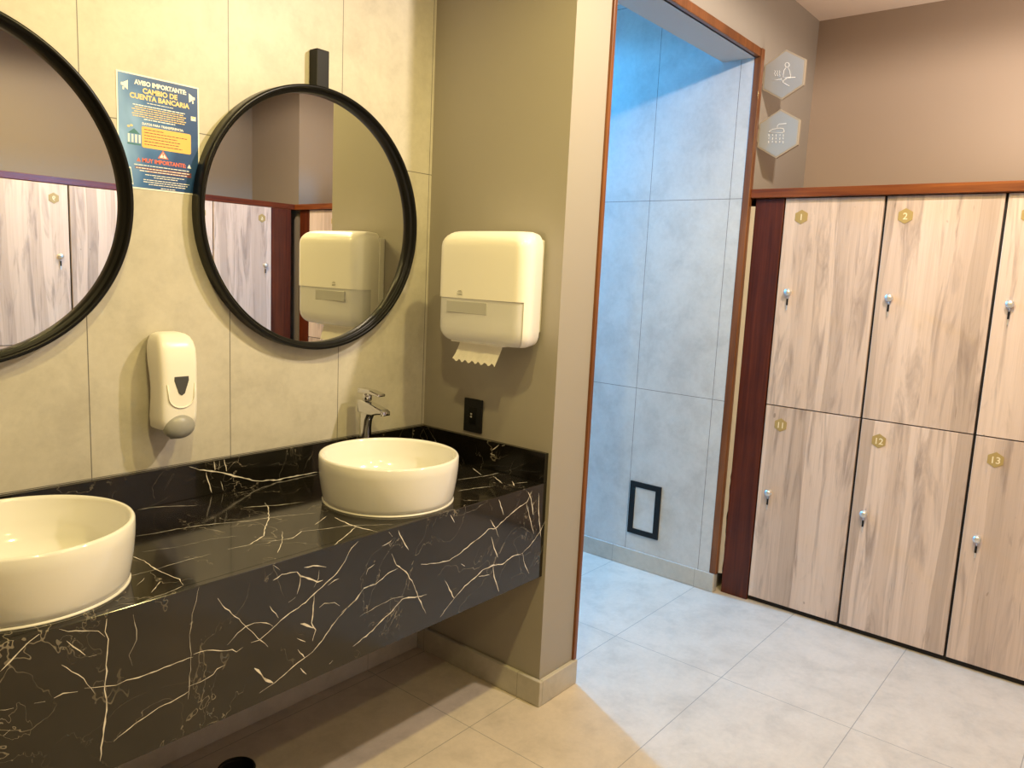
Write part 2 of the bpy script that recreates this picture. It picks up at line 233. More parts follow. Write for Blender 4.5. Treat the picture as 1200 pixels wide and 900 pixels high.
# ------------------------------------------------------------------ mesh helpers
class MB:
    """collects shapes into ONE mesh"""
    def __init__(s): s.v = []; s.f = []; s.mi = []; s.sm = []; s.mats = []
    def mat(s, m):
        if m not in s.mats: s.mats.append(m)
        return s.mats.index(m)
    def add(s, verts, faces, m, smooth=False):
        o = len(s.v); s.v += [tuple(p) for p in verts]; k = s.mat(m)
        for f in faces: s.f.append([i + o for i in f]); s.mi.append(k); s.sm.append(smooth)
    def add_bm(s, bm, m, smooth=False):
        bm.verts.index_update()
        s.add([v.co[:] for v in bm.verts], [[v.index for v in f.verts] for f in bm.faces], m, smooth); bm.free()
    def box(s, x0, x1, y0, y1, z0, z1, m, bevel=0, seg=2, smooth=False):
        bm = bmesh.new(); bmesh.ops.create_cube(bm, size=1)
        for v in bm.verts:
            v.co = Vector((x0 + (v.co.x + .5) * (x1 - x0), y0 + (v.co.y + .5) * (y1 - y0), z0 + (v.co.z + .5) * (z1 - z0)))
        if bevel: bmesh.ops.bevel(bm, geom=list(bm.edges), offset=bevel, segments=seg, affect='EDGES', profile=.5)
        s.add_bm(bm, m, smooth); return s
    def lathe(s, prof, m, n=64, axis='Z', c=(0, 0, 0), close=False):
        """prof: (r, h) pairs turned about an axis through c"""
        V = []; F = []; k = len(prof)
        for i in range(n):
            a = 2 * PI * i / n; ca, sa = math.cos(a), math.sin(a)
            for r, h in prof:
                p = {'Z': (r * ca, r * sa, h), 'Y': (r * ca, h, r * sa), 'X': (h, r * ca, r * sa)}[axis]
                V.append((p[0] + c[0], p[1] + c[1], p[2] + c[2]))
        for i in range(n):
            j = (i + 1) % n
            for t in range(k if close else k - 1):
                u = (t + 1) % k
                F.append([i * k + t, j * k + t, j * k + u, i * k + u])
        s.add(V, F, m, True); return s
    def prism(s, poly, m, d0, d1, axis='Y', bevel=0, smooth=False, seg=2):
        """a 2-D outline extruded along an axis"""
        def P(a, b, d): return {'Y': (a, d, b), 'X': (d, a, b), 'Z': (a, b, d)}[axis]
        bm = bmesh.new(); n = len(poly)
        A = [bm.verts.new(P(a, b, d0)) for a, b in poly]; B = [bm.verts.new(P(a, b, d1)) for a, b in poly]
        bm.faces.new(A); bm.faces.new(list(reversed(B)))
        for i in range(n): bm.faces.new([A[i], B[i], B[(i + 1) % n], A[(i + 1) % n]])
        bmesh.ops.recalc_face_normals(bm, faces=bm.faces)
        if bevel: bmesh.ops.bevel(bm, geom=list(bm.edges), offset=bevel, segments=seg, affect='EDGES', profile=.5)
        s.add_bm(bm, m, smooth); return s
    def tube(s, pts, r, m, n=8):
        pts = [Vector(p) for p in pts]; V = []; F = []
        for i, p in enumerate(pts):
            t = (pts[min(i + 1, len(pts) - 1)] - pts[max(i - 1, 0)]).normalized()
            a = t.orthogonal().normalized(); b = t.cross(a)
            if i and a.dot(pa) < 0: a = -a
            if i: a = (pa - t * pa.dot(t)).normalized(); b = t.cross(a)
            pa = a
            for k in range(n):
                q = p + r * (math.cos(2 * PI * k / n) * a + math.sin(2 * PI * k / n) * b); V.append(q[:])
        for i in range(len(pts) - 1):
            for k in range(n):
                F.append([i * n + k, i * n + (k + 1) % n, (i + 1) * n + (k + 1) % n, (i + 1) * n + k])
        F.append(list(range(n - 1, -1, -1))); F.append([(len(pts) - 1) * n + k for k in range(n)])
        s.add(V, F, m, True); return s
    def ribbon(s, pts, w, m, plane, taper=True):
        """thin flat strip lying in a plane: pts 2-D, plane(a,b)->3-D"""
        P = []
        for (a, b), (c, d) in zip(pts, pts[1:]):
            L = math.hypot(c - a, d - b); k = max(1, int(L / .012))
            for i in range(k):
                t = i / k; j = (random.random() - .5) * .0034 if i else 0
                P.append((a + (c - a) * t - (d - b) / max(L, 1e-6) * j, b + (d - b) * t + (c - a) / max(L, 1e-6) * j))
        P.append(pts[-1]); n = len(P)
        if n < 2: return s
        V = []; F = []
        for i, (a, b) in enumerate(P):
            a0, b0 = P[max(i - 1, 0)]; a1, b1 = P[min(i + 1, n - 1)]
            L = math.hypot(a1 - a0, b1 - b0) or 1e-6; nx, ny = -(b1 - b0) / L, (a1 - a0) / L
            e = min(i, n - 1 - i) / max(1, (n - 1) * .25); h = w * .5 * (.55 + 1.1 * random.random() ** 1.5) * (min(1, .3 + e) if taper else 1)
            V.append(plane(a + nx * h, b + ny * h)); V.append(plane(a - nx * h, b - ny * h))
        for i in range(n - 1): F.append([2 * i, 2 * i + 1, 2 * i + 3, 2 * i + 2])
        s.add(V, F, m); return s
    def flat(s, poly, m, plane):
        s.add([plane(a, b) for a, b in poly], [list(range(len(poly)))], m); return s
    def build(s, name, parent=None, loc=None):
        me = bpy.data.meshes.new(name); me.from_pydata(s.v, [], s.f); me.update()
        for m in s.mats: me.materials.append(m)
        for p, k, sm in zip(me.polygons, s.mi, s.sm): p.material_index = k; p.use_smooth = sm
        bm = bmesh.new(); bm.from_mesh(me); bmesh.ops.remove_doubles(bm, verts=bm.verts, dist=1e-6)
        bm.to_mesh(me); bm.free()
        o = bpy.data.objects.new(name, me); COL.objects.link(o)
        if parent: o.parent = parent
        if loc: o.location = loc
        return o
def fix_normals(o):
    bm = bmesh.new(); bm.from_mesh(o.data); bmesh.ops.recalc_face_normals(bm, faces=bm.faces); bm.to_mesh(o.data); bm.free(); return o
def tag(o, label, cat, group=None):
    o['label'] = label; o['category'] = cat
    if group: o['group'] = group
    return o
def thing(name, label, cat, loc=(0, 0, 0), rz=0, group=None):
    o = bpy.data.objects.new(name, None); COL.objects.link(o); o.empty_display_size = .1
    o.location = loc; o.rotation_euler = (0, 0, rz)
    return tag(o, label, cat, group)
def struct(o, label=None, cat=None):
    o['kind'] = 'structure'
    if label: o['label'] = label; o['category'] = cat
    return o
def hexagon(r, flat_top=False):
    return [(r * math.sin(PI / 3 * k), r * math.cos(PI / 3 * k)) for k in range(6)]
def rrect(x0, x1, y0, y1, r, n=5):
    P = []
    for cx, cy, a0 in ((x1 - r, y1 - r, 0), (x0 + r, y1 - r, PI / 2), (x0 + r, y0 + r, PI), (x1 - r, y0 + r, 1.5 * PI)):
        for k in range(n + 1):
            a = a0 + PI / 2 * k / n; P.append((cx + r * math.cos(a), cy + r * math.sin(a)))
    return P
def text_mesh(txt, size, bold=0.0, align='CENTER', width=None):
    """flat glyph outlines (verts, faces), centred on x, baseline at 0"""
    cu = bpy.data.curves.new('t', 'FONT'); cu.body = txt; cu.size = size; cu.align_x = align; cu.offset = bold; cu.resolution_u = 3
    o = bpy.data.objects.new('t', cu); COL.objects.link(o)
    dg = bpy.context.evaluated_depsgraph_get(); me = bpy.data.meshes.new_from_object(o.evaluated_get(dg))
    V = [v.co[:] for v in me.vertices]; F = [list(p.vertices) for p in me.polygons]
    bpy.data.objects.remove(o); bpy.data.meshes.remove(me); bpy.data.curves.remove(cu)
    if width and V:
        xs = [v[0] for v in V]; w = max(xs) - min(xs); c = (max(xs) + min(xs)) / 2
        V = [((v[0] - c) * width / w, v[1], 0) for v in V]
    return V, F

# ------------------------------------------------------------------ the room
def wall(name, x0, x1, y0, y1, z0, z1, default, faces=None, label=None):
    """box wall; faces maps '-x' '+x' '-y' '+y' '-z' '+z' to a material"""
    mb = MB(); P = [(x, y, z) for x in (x0, x1) for y in (y0, y1) for z in (z0, z1)]
    F = {'-x': [0, 1, 3, 2], '+x': [4, 6, 7, 5], '-y': [0, 4, 5, 1], '+y': [2, 3, 7, 6], '-z': [0, 2, 6, 4], '+z': [1, 5, 7, 3]}
    for k, f in F.items():
        mb.add(P, [f], (faces or {}).get(k, default))
    return struct(mb.build(name), label, 'wall' if label else None)
T = .12
wall('floor', XLEFT - T, XW + T, YW - T, YEND + T, -.12, 0, M['tile_floor'])
wall('ceiling', XLEFT - T, XW + T, YW - T, YEND + T, ZCEIL, ZCEIL + .12, M['ceiling'])
wall('wall_back', XLEFT - T, 0, 0, T, 0, ZCEIL, M['tile_sink'])
wall('wall_divider', 0, WX, -W, YEND, 0, ZCEIL, M['paint'])
wall('wall_passage', XJ, XW + T, -W, YEND, 0, ZCEIL, M['paint'], {'-x': M['tile_passage']})
wall('wall_lintel', WX, XJ, -W, -W + .173, ZH, ZCEIL, M['paint'], {'-z': M['soffit'], '+y': M['soffit']})
wall('wall_right', XW, XW + T, YW - T, -W, 0, ZCEIL, M['paint_tan'])
wall('wall_front', XLEFT - T, XW, YW - T, YW, 0, ZCEIL, M['paint_shaded'])
wall('wall_left', XLEFT - T, XLEFT, YW, 0, 0, ZCEIL, M['paint_shaded'])
wall('wall_passage_end', WX, XJ, YEND, YEND + T, 0, ZCEIL, M['tile_passage'])
wall('wall_column', 1.545, XW, YW, YB - .03, 0, ZCEIL, M['paint_shaded'])

BB, BT = .1004, .018
def skirt(name, boxes):
    mb = MB()
    for b in boxes: mb.box(*b, 0, BB, M['skirting'], .0025, 1)
    return struct(mb.build(name))
skirt('baseboard_divider', [(-BT, 0, -W - BT, -BT), (0, WX + .001, -W - BT, -W)])
skirt('baseboard_back', [(XLEFT, 0, -BT, 0)])
skirt('baseboard_passage', [(XJ - BT + .012, XJ, -W - BT, YEND), (XJ, 1.512, -W - BT, -W)])
skirt('baseboard_passage_left', [(WX, WX + BT, -W + .05, YEND)])
skirt('baseboard_left', [(XLEFT, XLEFT + BT, YW, -BT)])

# slim timber strips round the doorway
struct(MB().box(.2085, .2285, -W - .011, -W + .02, BB, ZH + .04, M['trim_wood'], .003, 2).build('trim_1'))
struct(MB().box(.2285, XJ - .004, -W - .02, -W + .012, ZH, ZH + .040, M['trim_wood'], .003, 2).build('trim_2'))
struct(MB().box(XJ - .004, XJ + .030, -W - .026, -W + .012, BB, ZH + .040, M['trim_wood'], .004, 2).build('trim_3'))
# ragged line of filler between the door strip and the locker panel
cb = MB(); zz = BB; prev = None; V = []; F = []
k = 0
while zz < 2.0:
    e_ = (random.random() * .006 if zz < .62 else random.random() * .001)
    V += [(XJ + .0295, -W - .016, zz), (XL + .001, -W - .041 - (.001 if zz > .75 else .002 - e_), zz)]
    if k: F.append([2 * k - 2, 2 * k - 1, 2 * k + 1, 2 * k])
    zz += .018 + random.random() * .03; k += 1
cb.add(V, F, M['caulk']); struct(cb.build('trim_4'))

# ------------------------------------------------------------------ marble vanity
vc = thing('vanity_counter', 'long black marble vanity counter with white veins under the round mirrors', 'counter', (0, 0, 0))
X0 = XLEFT
def clampx(L, lo, hi): return [(w, [(min(max(a, lo), hi), b) for a, b in p]) for w, p in L]
mb = MB(); mb.box(X0, -.0005, -CD + .0202, -.0005, ZC - .03, ZC, M['marble'])
for w, p in VEINS_TOP: mb.ribbon([(min(a, -.022), max(-CD + .003, min(-.022, b))) for a, b in p], w, M['vein'], lambda a, b: (a, b, ZC + .0003))
mb.build('top', vc)
mb = MB(); mb.box(X0, -.0005, -CD, -CD + .02, ZLOW, ZC, M['marble'], .0012, 1)
for w, p in VEINS_APRON: mb.ribbon([(min(a, -.002), max(ZLOW + .003, min(ZC - .001, b))) for a, b in p], w, M['vein'], lambda a, b: (a, -CD - .0004, b))
mb.build('apron', vc)
mb = MB(); mb.box(X0, -.0005, -.02, -.0005, ZC, ZB, M['marble'], .0012, 1)
for w, p in VEINS_BACK: mb.ribbon([(a, max(ZC, min(ZB - .002, b))) for a, b in p], w, M['vein'], lambda a, b: (a, -.0204, b))
mb.build('backsplash', vc)
mb = MB(); mb.box(-.02, -.0005, -CD, -.0205, ZC, ZB, M['marble'], .0012, 1)
for w, p in VEINS_SIDE: mb.ribbon(p, w, M['vein'], lambda a, b: (-.0204, a, b))
mb.build('side_splash', vc)
# ------------------------------------------------------------------ basins
def basin(loc, label):
    t = thing('vessel_basin', label, 'basin', loc, 0, 'round vessel basins on the marble counter')
    R, H = .224, .151
    outer = [(.0, .004), (.205, .004), (R - .014, .008), (R - .012, .02), (R - .004, .07), (R, .115), (R, H - .006), (R - .003, H - .001), (R - .007, H)]
    inner = [(R - .011, H - .002), (R - .014, H - .010), (R - .016, .09), (R - .030, .05), (R - .065, .030), (R - .12, .024), (.03, .020), (.022, .016)]
    fix_normals(MB().lathe(outer + inner, M['ceramic'], 96).build('bowl', t))
    fix_normals(MB().lathe([(.0, .017), (.018, .017), (.021, .021), (.024, .0225), (.026, .0215), (.026, .012)], M['chrome'], 32).build('drain', t))
    fix_normals(MB().lathe([(R - .022, 0.0003), (R - .0115, .0003), (R - .0122, .0028), (R - .016, .006)], M['silicone'], 96).build('silicone_bead', t))
    return t
basin((-.547, -.410, ZC), 'round white vessel basin beside the chrome tap, near the grey dividing wall')
basin((-1.603, -.405, ZC), 'round white vessel basin cut by the left edge, below the left round mirror')

# ------------------------------------------------------------------ tap
def loft(mb, secs, m, cap=True):
    n = len(secs[0]); V = [p for s_ in secs for p in s_]; F = []
    for i in range(len(secs) - 1):
        for k_ in range(n): F.append([i * n + k_, i * n + (k_ + 1) % n, (i + 1) * n + (k_ + 1) % n, (i + 1) * n + k_])
    if cap: F.append(list(range(n))); F.append([(len(secs) - 1) * n + k_ for k_ in range(n - 1, -1, -1)])
    mb.add(V, F, m, True)
def faucet(loc):
    t = thing('basin_faucet', 'chrome single lever tap standing behind the right white basin', 'tap', loc)
    mb = MB(); secs = []
    for z, hx, hy, cy in ((0, .024, .028, .004), (.03, .0205, .0240, .006), (.11, .0185, .0225, .007), (.16, .0180, .0230, .008), (.19, .0182, .0265, .007), (.212, .0185, .034, .001), (.222, .0185, .038, -.003)):
        secs.append([(hx * math.copysign(abs(math.cos(a)) ** .8, math.cos(a)), cy + hy * math.copysign(abs(math.sin(a)) ** .8, math.sin(a)), z) for a in [2 * PI * k_ / 40 for k_ in range(40)]])
    loft(mb, secs, M['chrome'])
    fix_normals(mb.build('column', t))
    side = [(.037, .214), (.037, .262), (.010, .262), (-.058, .249), (-.102, .238), (-.101, .223), (-.072, .220), (-.045, .212)]
    fix_normals(MB().prism(side, M['chrome'], -.0195, .0195, 'X', .006, True, 4).build('spout', t))
    fix_normals(MB().box(-.0180, .0180, -.106, -.088, .219, .236, M['chrome'], .003, 2, True).build('spout_tip', t))
    fix_normals(MB().lathe([(0, .262), (.017, .262), (.017, .290), (0, .290)], M['chrome'], 32).build('cartridge', t))
    lev = [(.036, .286), (.036, .304), (-.030, .303), (-.078, .294), (-.078, .284), (-.030, .289), (.018, .286)]
    fix_normals(MB().prism(lev, M['chrome'], -.0185, .0185, 'X', .004, True, 3).build('lever', t))
    fix_normals(MB().lathe([(0, 0), (.03, 0), (.03, .004), (.026, .006)], M['chrome'], 32).build('base_ring', t))
faucet((-.385, -.100, ZC))

# ------------------------------------------------------------------ mirrors
def round_mirror(loc, label):
    t = thing('round_mirror', label, 'mirror', loc, 0, 'round black framed mirrors above the basins')
    R = .4375
    prof = [(R, .0), (R, -.047), (R - .002, -.050), (R - .010, -.050), (R - .012, -.048), (R - .012, -.036), (R - .0145, -.0345), (R - .022, -.0345), (R - .024, -.032), (R - .024, -.014), (R - .024, 0)]
    fix_normals(MB().lathe(prof, M['black'], 160, 'Y', (0, 0, 0), True).build('frame', t))
    V = [(0, -.016, 0)]; F = []
    for i in range(160):
        a = 2 * PI * i / 160; V.append(((R - .0242) * math.cos(a), -.016, (R - .0242) * math.sin(a)))
    for i in range(160): F.append([0, 1 + i, 1 + (i + 1) % 160])
    g = MB(); g.add(V, F, M['mirror']); g.build('mirror_glass', t)
    fix_normals(MB().box(-.025, .025, -.042, 0, R - .004, R + .118, M['matte_black'], .003, 2).build('hanging_strap', t))
    return t
round_mirror((-.553, -.0005, 1.747), 'round black framed mirror on a short black strap, reflecting the towel dispenser')
round_mirror((-1.620, -.0005, 1.747), 'round black framed mirror cut by the left edge of the photo')

# ------------------------------------------------------------------ poster
def poster():
    w, h = .237, .311
    t = thing('notice_poster', 'blue notice sheet stuck to the tiles between the round mirrors', 'poster', (-1.0835, -.0008, 1.945))
    pl = lambda d: (lambda a, b: (a, -d, b))
    MB().box(-w / 2, w / 2, -.0006, 0, -h / 2, h / 2, M['white_print']).build('paper_sheet', t)
    m, nt, b = new_mat('printed blue ground')
    tc = nt.nodes.new('ShaderNodeTexCoord'); sp = nt.nodes.new('ShaderNodeSeparateXYZ'); nt.links.new(tc.outputs['Object'], sp.inputs[0])
    n = noise(nt, mapping(nt, tc.outputs['Object'], (9, 1, 4), (0, 0, .5)), 1.0, 2, .5, .5)
    fx = math_node(nt, 'MULTIPLY', sp.outputs[0], -3.4); fz = math_node(nt, 'ABSOLUTE', math_node(nt, 'ADD', sp.outputs[2], .005))
    f = math_node(nt, 'ADD', math_node(nt, 'SUBTRACT', fx, math_node(nt, 'MULTIPLY', fz, 2.2)), math_node(nt, 'MULTIPLY', n, .9))
    nt.links.new(ramp(nt, f, [(.12, (.018, .070, .23)), (.38, (.05, .16, .42)), (.72, (.27, .48, .86))]), b.inputs['Base Color']); b.inputs['Roughness'].default_value = .35
    MB().flat([(-w / 2 + .004, -h / 2 + .004), (w / 2 - .004, -h / 2 + .004), (w / 2 - .004, h / 2 - .004), (-w / 2 + .004, h / 2 - .004)], m, pl(.0008)).build('blue_ground', t)
    white = M['white_print']; gold = plain('printed gold', (.86, .64, .30), .5); yel = plain('printed yellow', (.85, .52, .14), .5)
    red = plain('printed red', (.75, .16, .10), .5); navy = plain('printed navy', (.03, .07, .12), .5); maroon = plain('printed maroon', (.22, .05, .06), .5)
    teal = plain('printed teal', (.05, .20, .24), .5)
    def txt(mb, s, x, z, size, m, width, d=.0012, bold=.0008):
        V, F = text_mesh(s, size, bold, 'CENTER', width); mb.add([(x + a, -d, z + b_) for a, b_, c in V], F, m)
    mb = MB(); txt(mb, 'AVISO IMPORTANTE:', .005, .128, .017, white, .150); mb.build('heading', t)
    mb = MB(); txt(mb, 'CAMBIO DE', .003, .108, .019, gold, .100); txt(mb, 'CUENTA BANCARIA', .003, .090, .019, gold, .172); mb.build('title', t)
    rnd = random.Random(3)
    def greek(mb, x0, x1, z, m, hh=.0017, d=.0012):     # print too small to read: broken strokes
        x = x0
        while x < x1 - .002:
            l = min(rnd.uniform(.004, .014), x1 - x); 
            mb.flat([(x, z), (x + l, z), (x + l, z + hh), (x, z + hh)], m, pl(d)); x += l + .0016
    mb = MB()
    greek(mb, -.035, .040, .0815, white)
    for z, a in ((.072, .075), (.066, .070), (.060, .078), (.054, .072), (.048, .078), (.042, .076), (.036, .045)): greek(mb, -a, a, z, gold if z < .07 and z > .04 else white, .0026)
    mb.build('small_print', t)
    mb = MB(); txt(mb, 'DATOS PARA TRANSFERENCIA:', .010, .022, .009, white, .120, bold=.0003); mb.build('subheading', t)
    mb = MB(); mb.flat(rrect(-.052, .092, -.040, .018, .005), yel, pl(.0012))
    for z, a in ((.009, .0), (.001, .07), (-.007, .04), (-.015, .05), (-.023, .045), (-.031, .055)): greek(mb, -.045, .01 + a, z, maroon, .002, .0015)
    mb.build('yellow_box', t)
    mb = MB()   # little bank front with coins
    mb.flat([(-.090, -.006), (-.056, -.006), (-.073, .008)], teal, pl(.0012))
    for x in (-.088, -.078, -.068, -.058): mb.flat([(x - .0025, -.030), (x + .0025, -.030), (x + .0025, -.008), (x - .0025, -.008)], white, pl(.0013))
    mb.flat([(-.092, -.036), (-.054, -.036), (-.054, -.032), (-.092, -.032)], teal, pl(.0012))
    for x, z in ((-.088, .012), (-.080, .015)): mb.flat([(x + .004 * math.cos(a * PI / 6), z + .003 * math.sin(a * PI / 6)) for a in range(12)], gold, pl(.0013))
    mb.build('bank_icon', t)
    mb = MB(); mb.flat([(-.008, -.064), (.024, -.064), (.008, -.041)], red, pl(.0012)); mb.flat([(-.003, -.0615), (.019, -.0615), (.008, -.046)], white, pl(.0014))
    mb.flat([(.0065, -.056), (.0095, -.056), (.0105, -.049), (.0055, -.049)], red, pl(.0016)); mb.flat([(.0065, -.060), (.0095, -.060), (.0095, -.0575), (.0065, -.0575)], red, pl(.0016))
    mb.build('warning_triangle', t)
    mb = MB(); txt(mb, 'MUY IMPORTANTE:', .012, -.080, .0155, red, .128, bold=.0006)
    for x in (-.062, .086): mb.flat([(x - .006, -.080), (x + .006, -.080), (x, -.069)], red if x < 0 else white, pl(.0012))
    mb.build('warning_heading', t)
    mb = MB()
    greek(mb, -.075, .085, -.090, white, .0022)
    mb.flat([(-.072, -.100), (.092, -.100), (.092, -.094), (-.072, -.094)], maroon, pl(.0011)); greek(mb, -.070, .090, -.0985, white, .0022, .0014)
    mb.flat([(-.040, -.107), (.092, -.107), (.092, -.102), (-.040, -.102)], maroon, pl(.0011)); greek(mb, -.06, .08, -.1055, white, .0022, .0014)
    for z, a, b_ in ((-.115, -.045, .07), (-.121, -.02, .05), (-.129, -.05, .085), (-.135, -.05, .08), (-.141, -.035, .075), (-.149, 0, .045)): greek(mb, a, b_, z, white, .002)
    mb.build('warning_print', t)
    def horn(sx):
        mb = MB(); q = lambda L: [(sx * a, b_) for a, b_ in L]
        mb.flat(q([(-.106, .118), (-.100, .117), (-.088, .108), (-.087, .134), (-.100, .126), (-.106, .125)]), white, pl(.0012))
        mb.flat(q([(-.102, .115), (-.097, .114), (-.098, .106), (-.102, .107)]), white, pl(.0012)); mb.build('megaphone_icon', t)
    horn(1); horn(-1)
    mb = MB(); mb.flat([(.093, .058), (.108, .058), (.108, .070), (.093, .070)], white, pl(.0012)); mb.flat([(.094, .069), (.107, .069), (.1005, .063)], gold, pl(.0014)); mb.build('envelope_icon', t)
    mb = MB(); mb.flat([(-.090, -.142), (-.078, -.146), (-.084, -.098), (-.096, -.098)], white, pl(.0012)); mb.flat([(-.088, -.138), (-.080, -.141), (-.0855, -.102), (-.0935, -.102)], teal, pl(.0014)); mb.build('phone_icon', t)
poster()

# ------------------------------------------------------------------ soap dispenser
def soap():
    t = thing('soap_dispenser', 'white push soap dispenser with grey lever on the tiled wall between the mirrors', 'soap dispenser', (-1.088, 0, 1.09))
    fix_normals(MB().box(-.040, .040, -.012, -.0005, .01, .285, M['plastic_back'], .004, 2).build('back_plate', t))
    # cover: superellipse sections; (z, half width, back depth, front depth)
    prof = [(.016, .051, .016, .098), (.020, .0545, .014, .104), (.05, .057, .014, .108), (.09, .0575, .022, .110), (.13, .057, .026, .111), (.17, .0575, .020, .111), (.21, .0585, .010, .110), (.25, .058, .006, .106), (.270, .054, .006, .098), (.284, .048, .008, .087), (.291, .040, .012, .073), (.2955, .028, .020, .057), (.2965, .012, .030, .046)]
    secs = []
    for z, hw, b0, f0 in prof:
        c = -(b0 + f0) / 2; hd = (f0 - b0) / 2; sec = []
        for k_ in range(48):
            a = 2 * PI * k_ / 48; ca, sa = math.cos(a), math.sin(a); e = .42
            sec.append((hw * math.copysign(abs(ca) ** e, ca), c + hd * math.copysign(abs(sa) ** e, sa), z))
        secs.append(sec)
    mb = MB(); loft(mb, secs, M['plastic']); fix_normals(mb.build('cover', t))
    # level window and its raised rim
    win = [(-.019, .172), (.023, .172), (.0235, .160), (.011, .122), (.002, .116), (-.007, .122), (-.0195, .160)]
    fix_normals(MB().prism([(a * 1.0, b) for a, b in win], M['dark_window'], -.1125, -.105, 'Y', .0008).build('level_window', t))
    pts = [(-.040, -.1105, .150)] + [(.002 + .038 * math.cos(a), -.1115, .112 + .032 * math.sin(a)) for a in [PI + PI * k_ / 16 for k_ in range(17)]] + [(.042, -.1105, .150)]
    fix_normals(MB().tube(pts, .0018, M['plastic'], 8).build('window_rim', t))
    # push lever: a rounded paddle
    bm = bmesh.new(); bmesh.ops.create_uvsphere(bm, u_segments=40, v_segments=24, radius=1)
    for v in bm.verts:
        x, y, z = v.co
        v.co = Vector((.047 * x, -.094 + .030 * y, .021 + .0385 * z + .003 * (1 - x * x)))
    mb = MB(); mb.add_bm(bm, M['grey_plastic'], True); mb.build('push_lever', t)
    fix_normals(MB().lathe([(0, -.022), (.007, -.022), (.009, -.004), (.009, .02)], M['grey_plastic'], 24, 'Z', (0, -.055, 0)).build('nozzle', t))
soap()

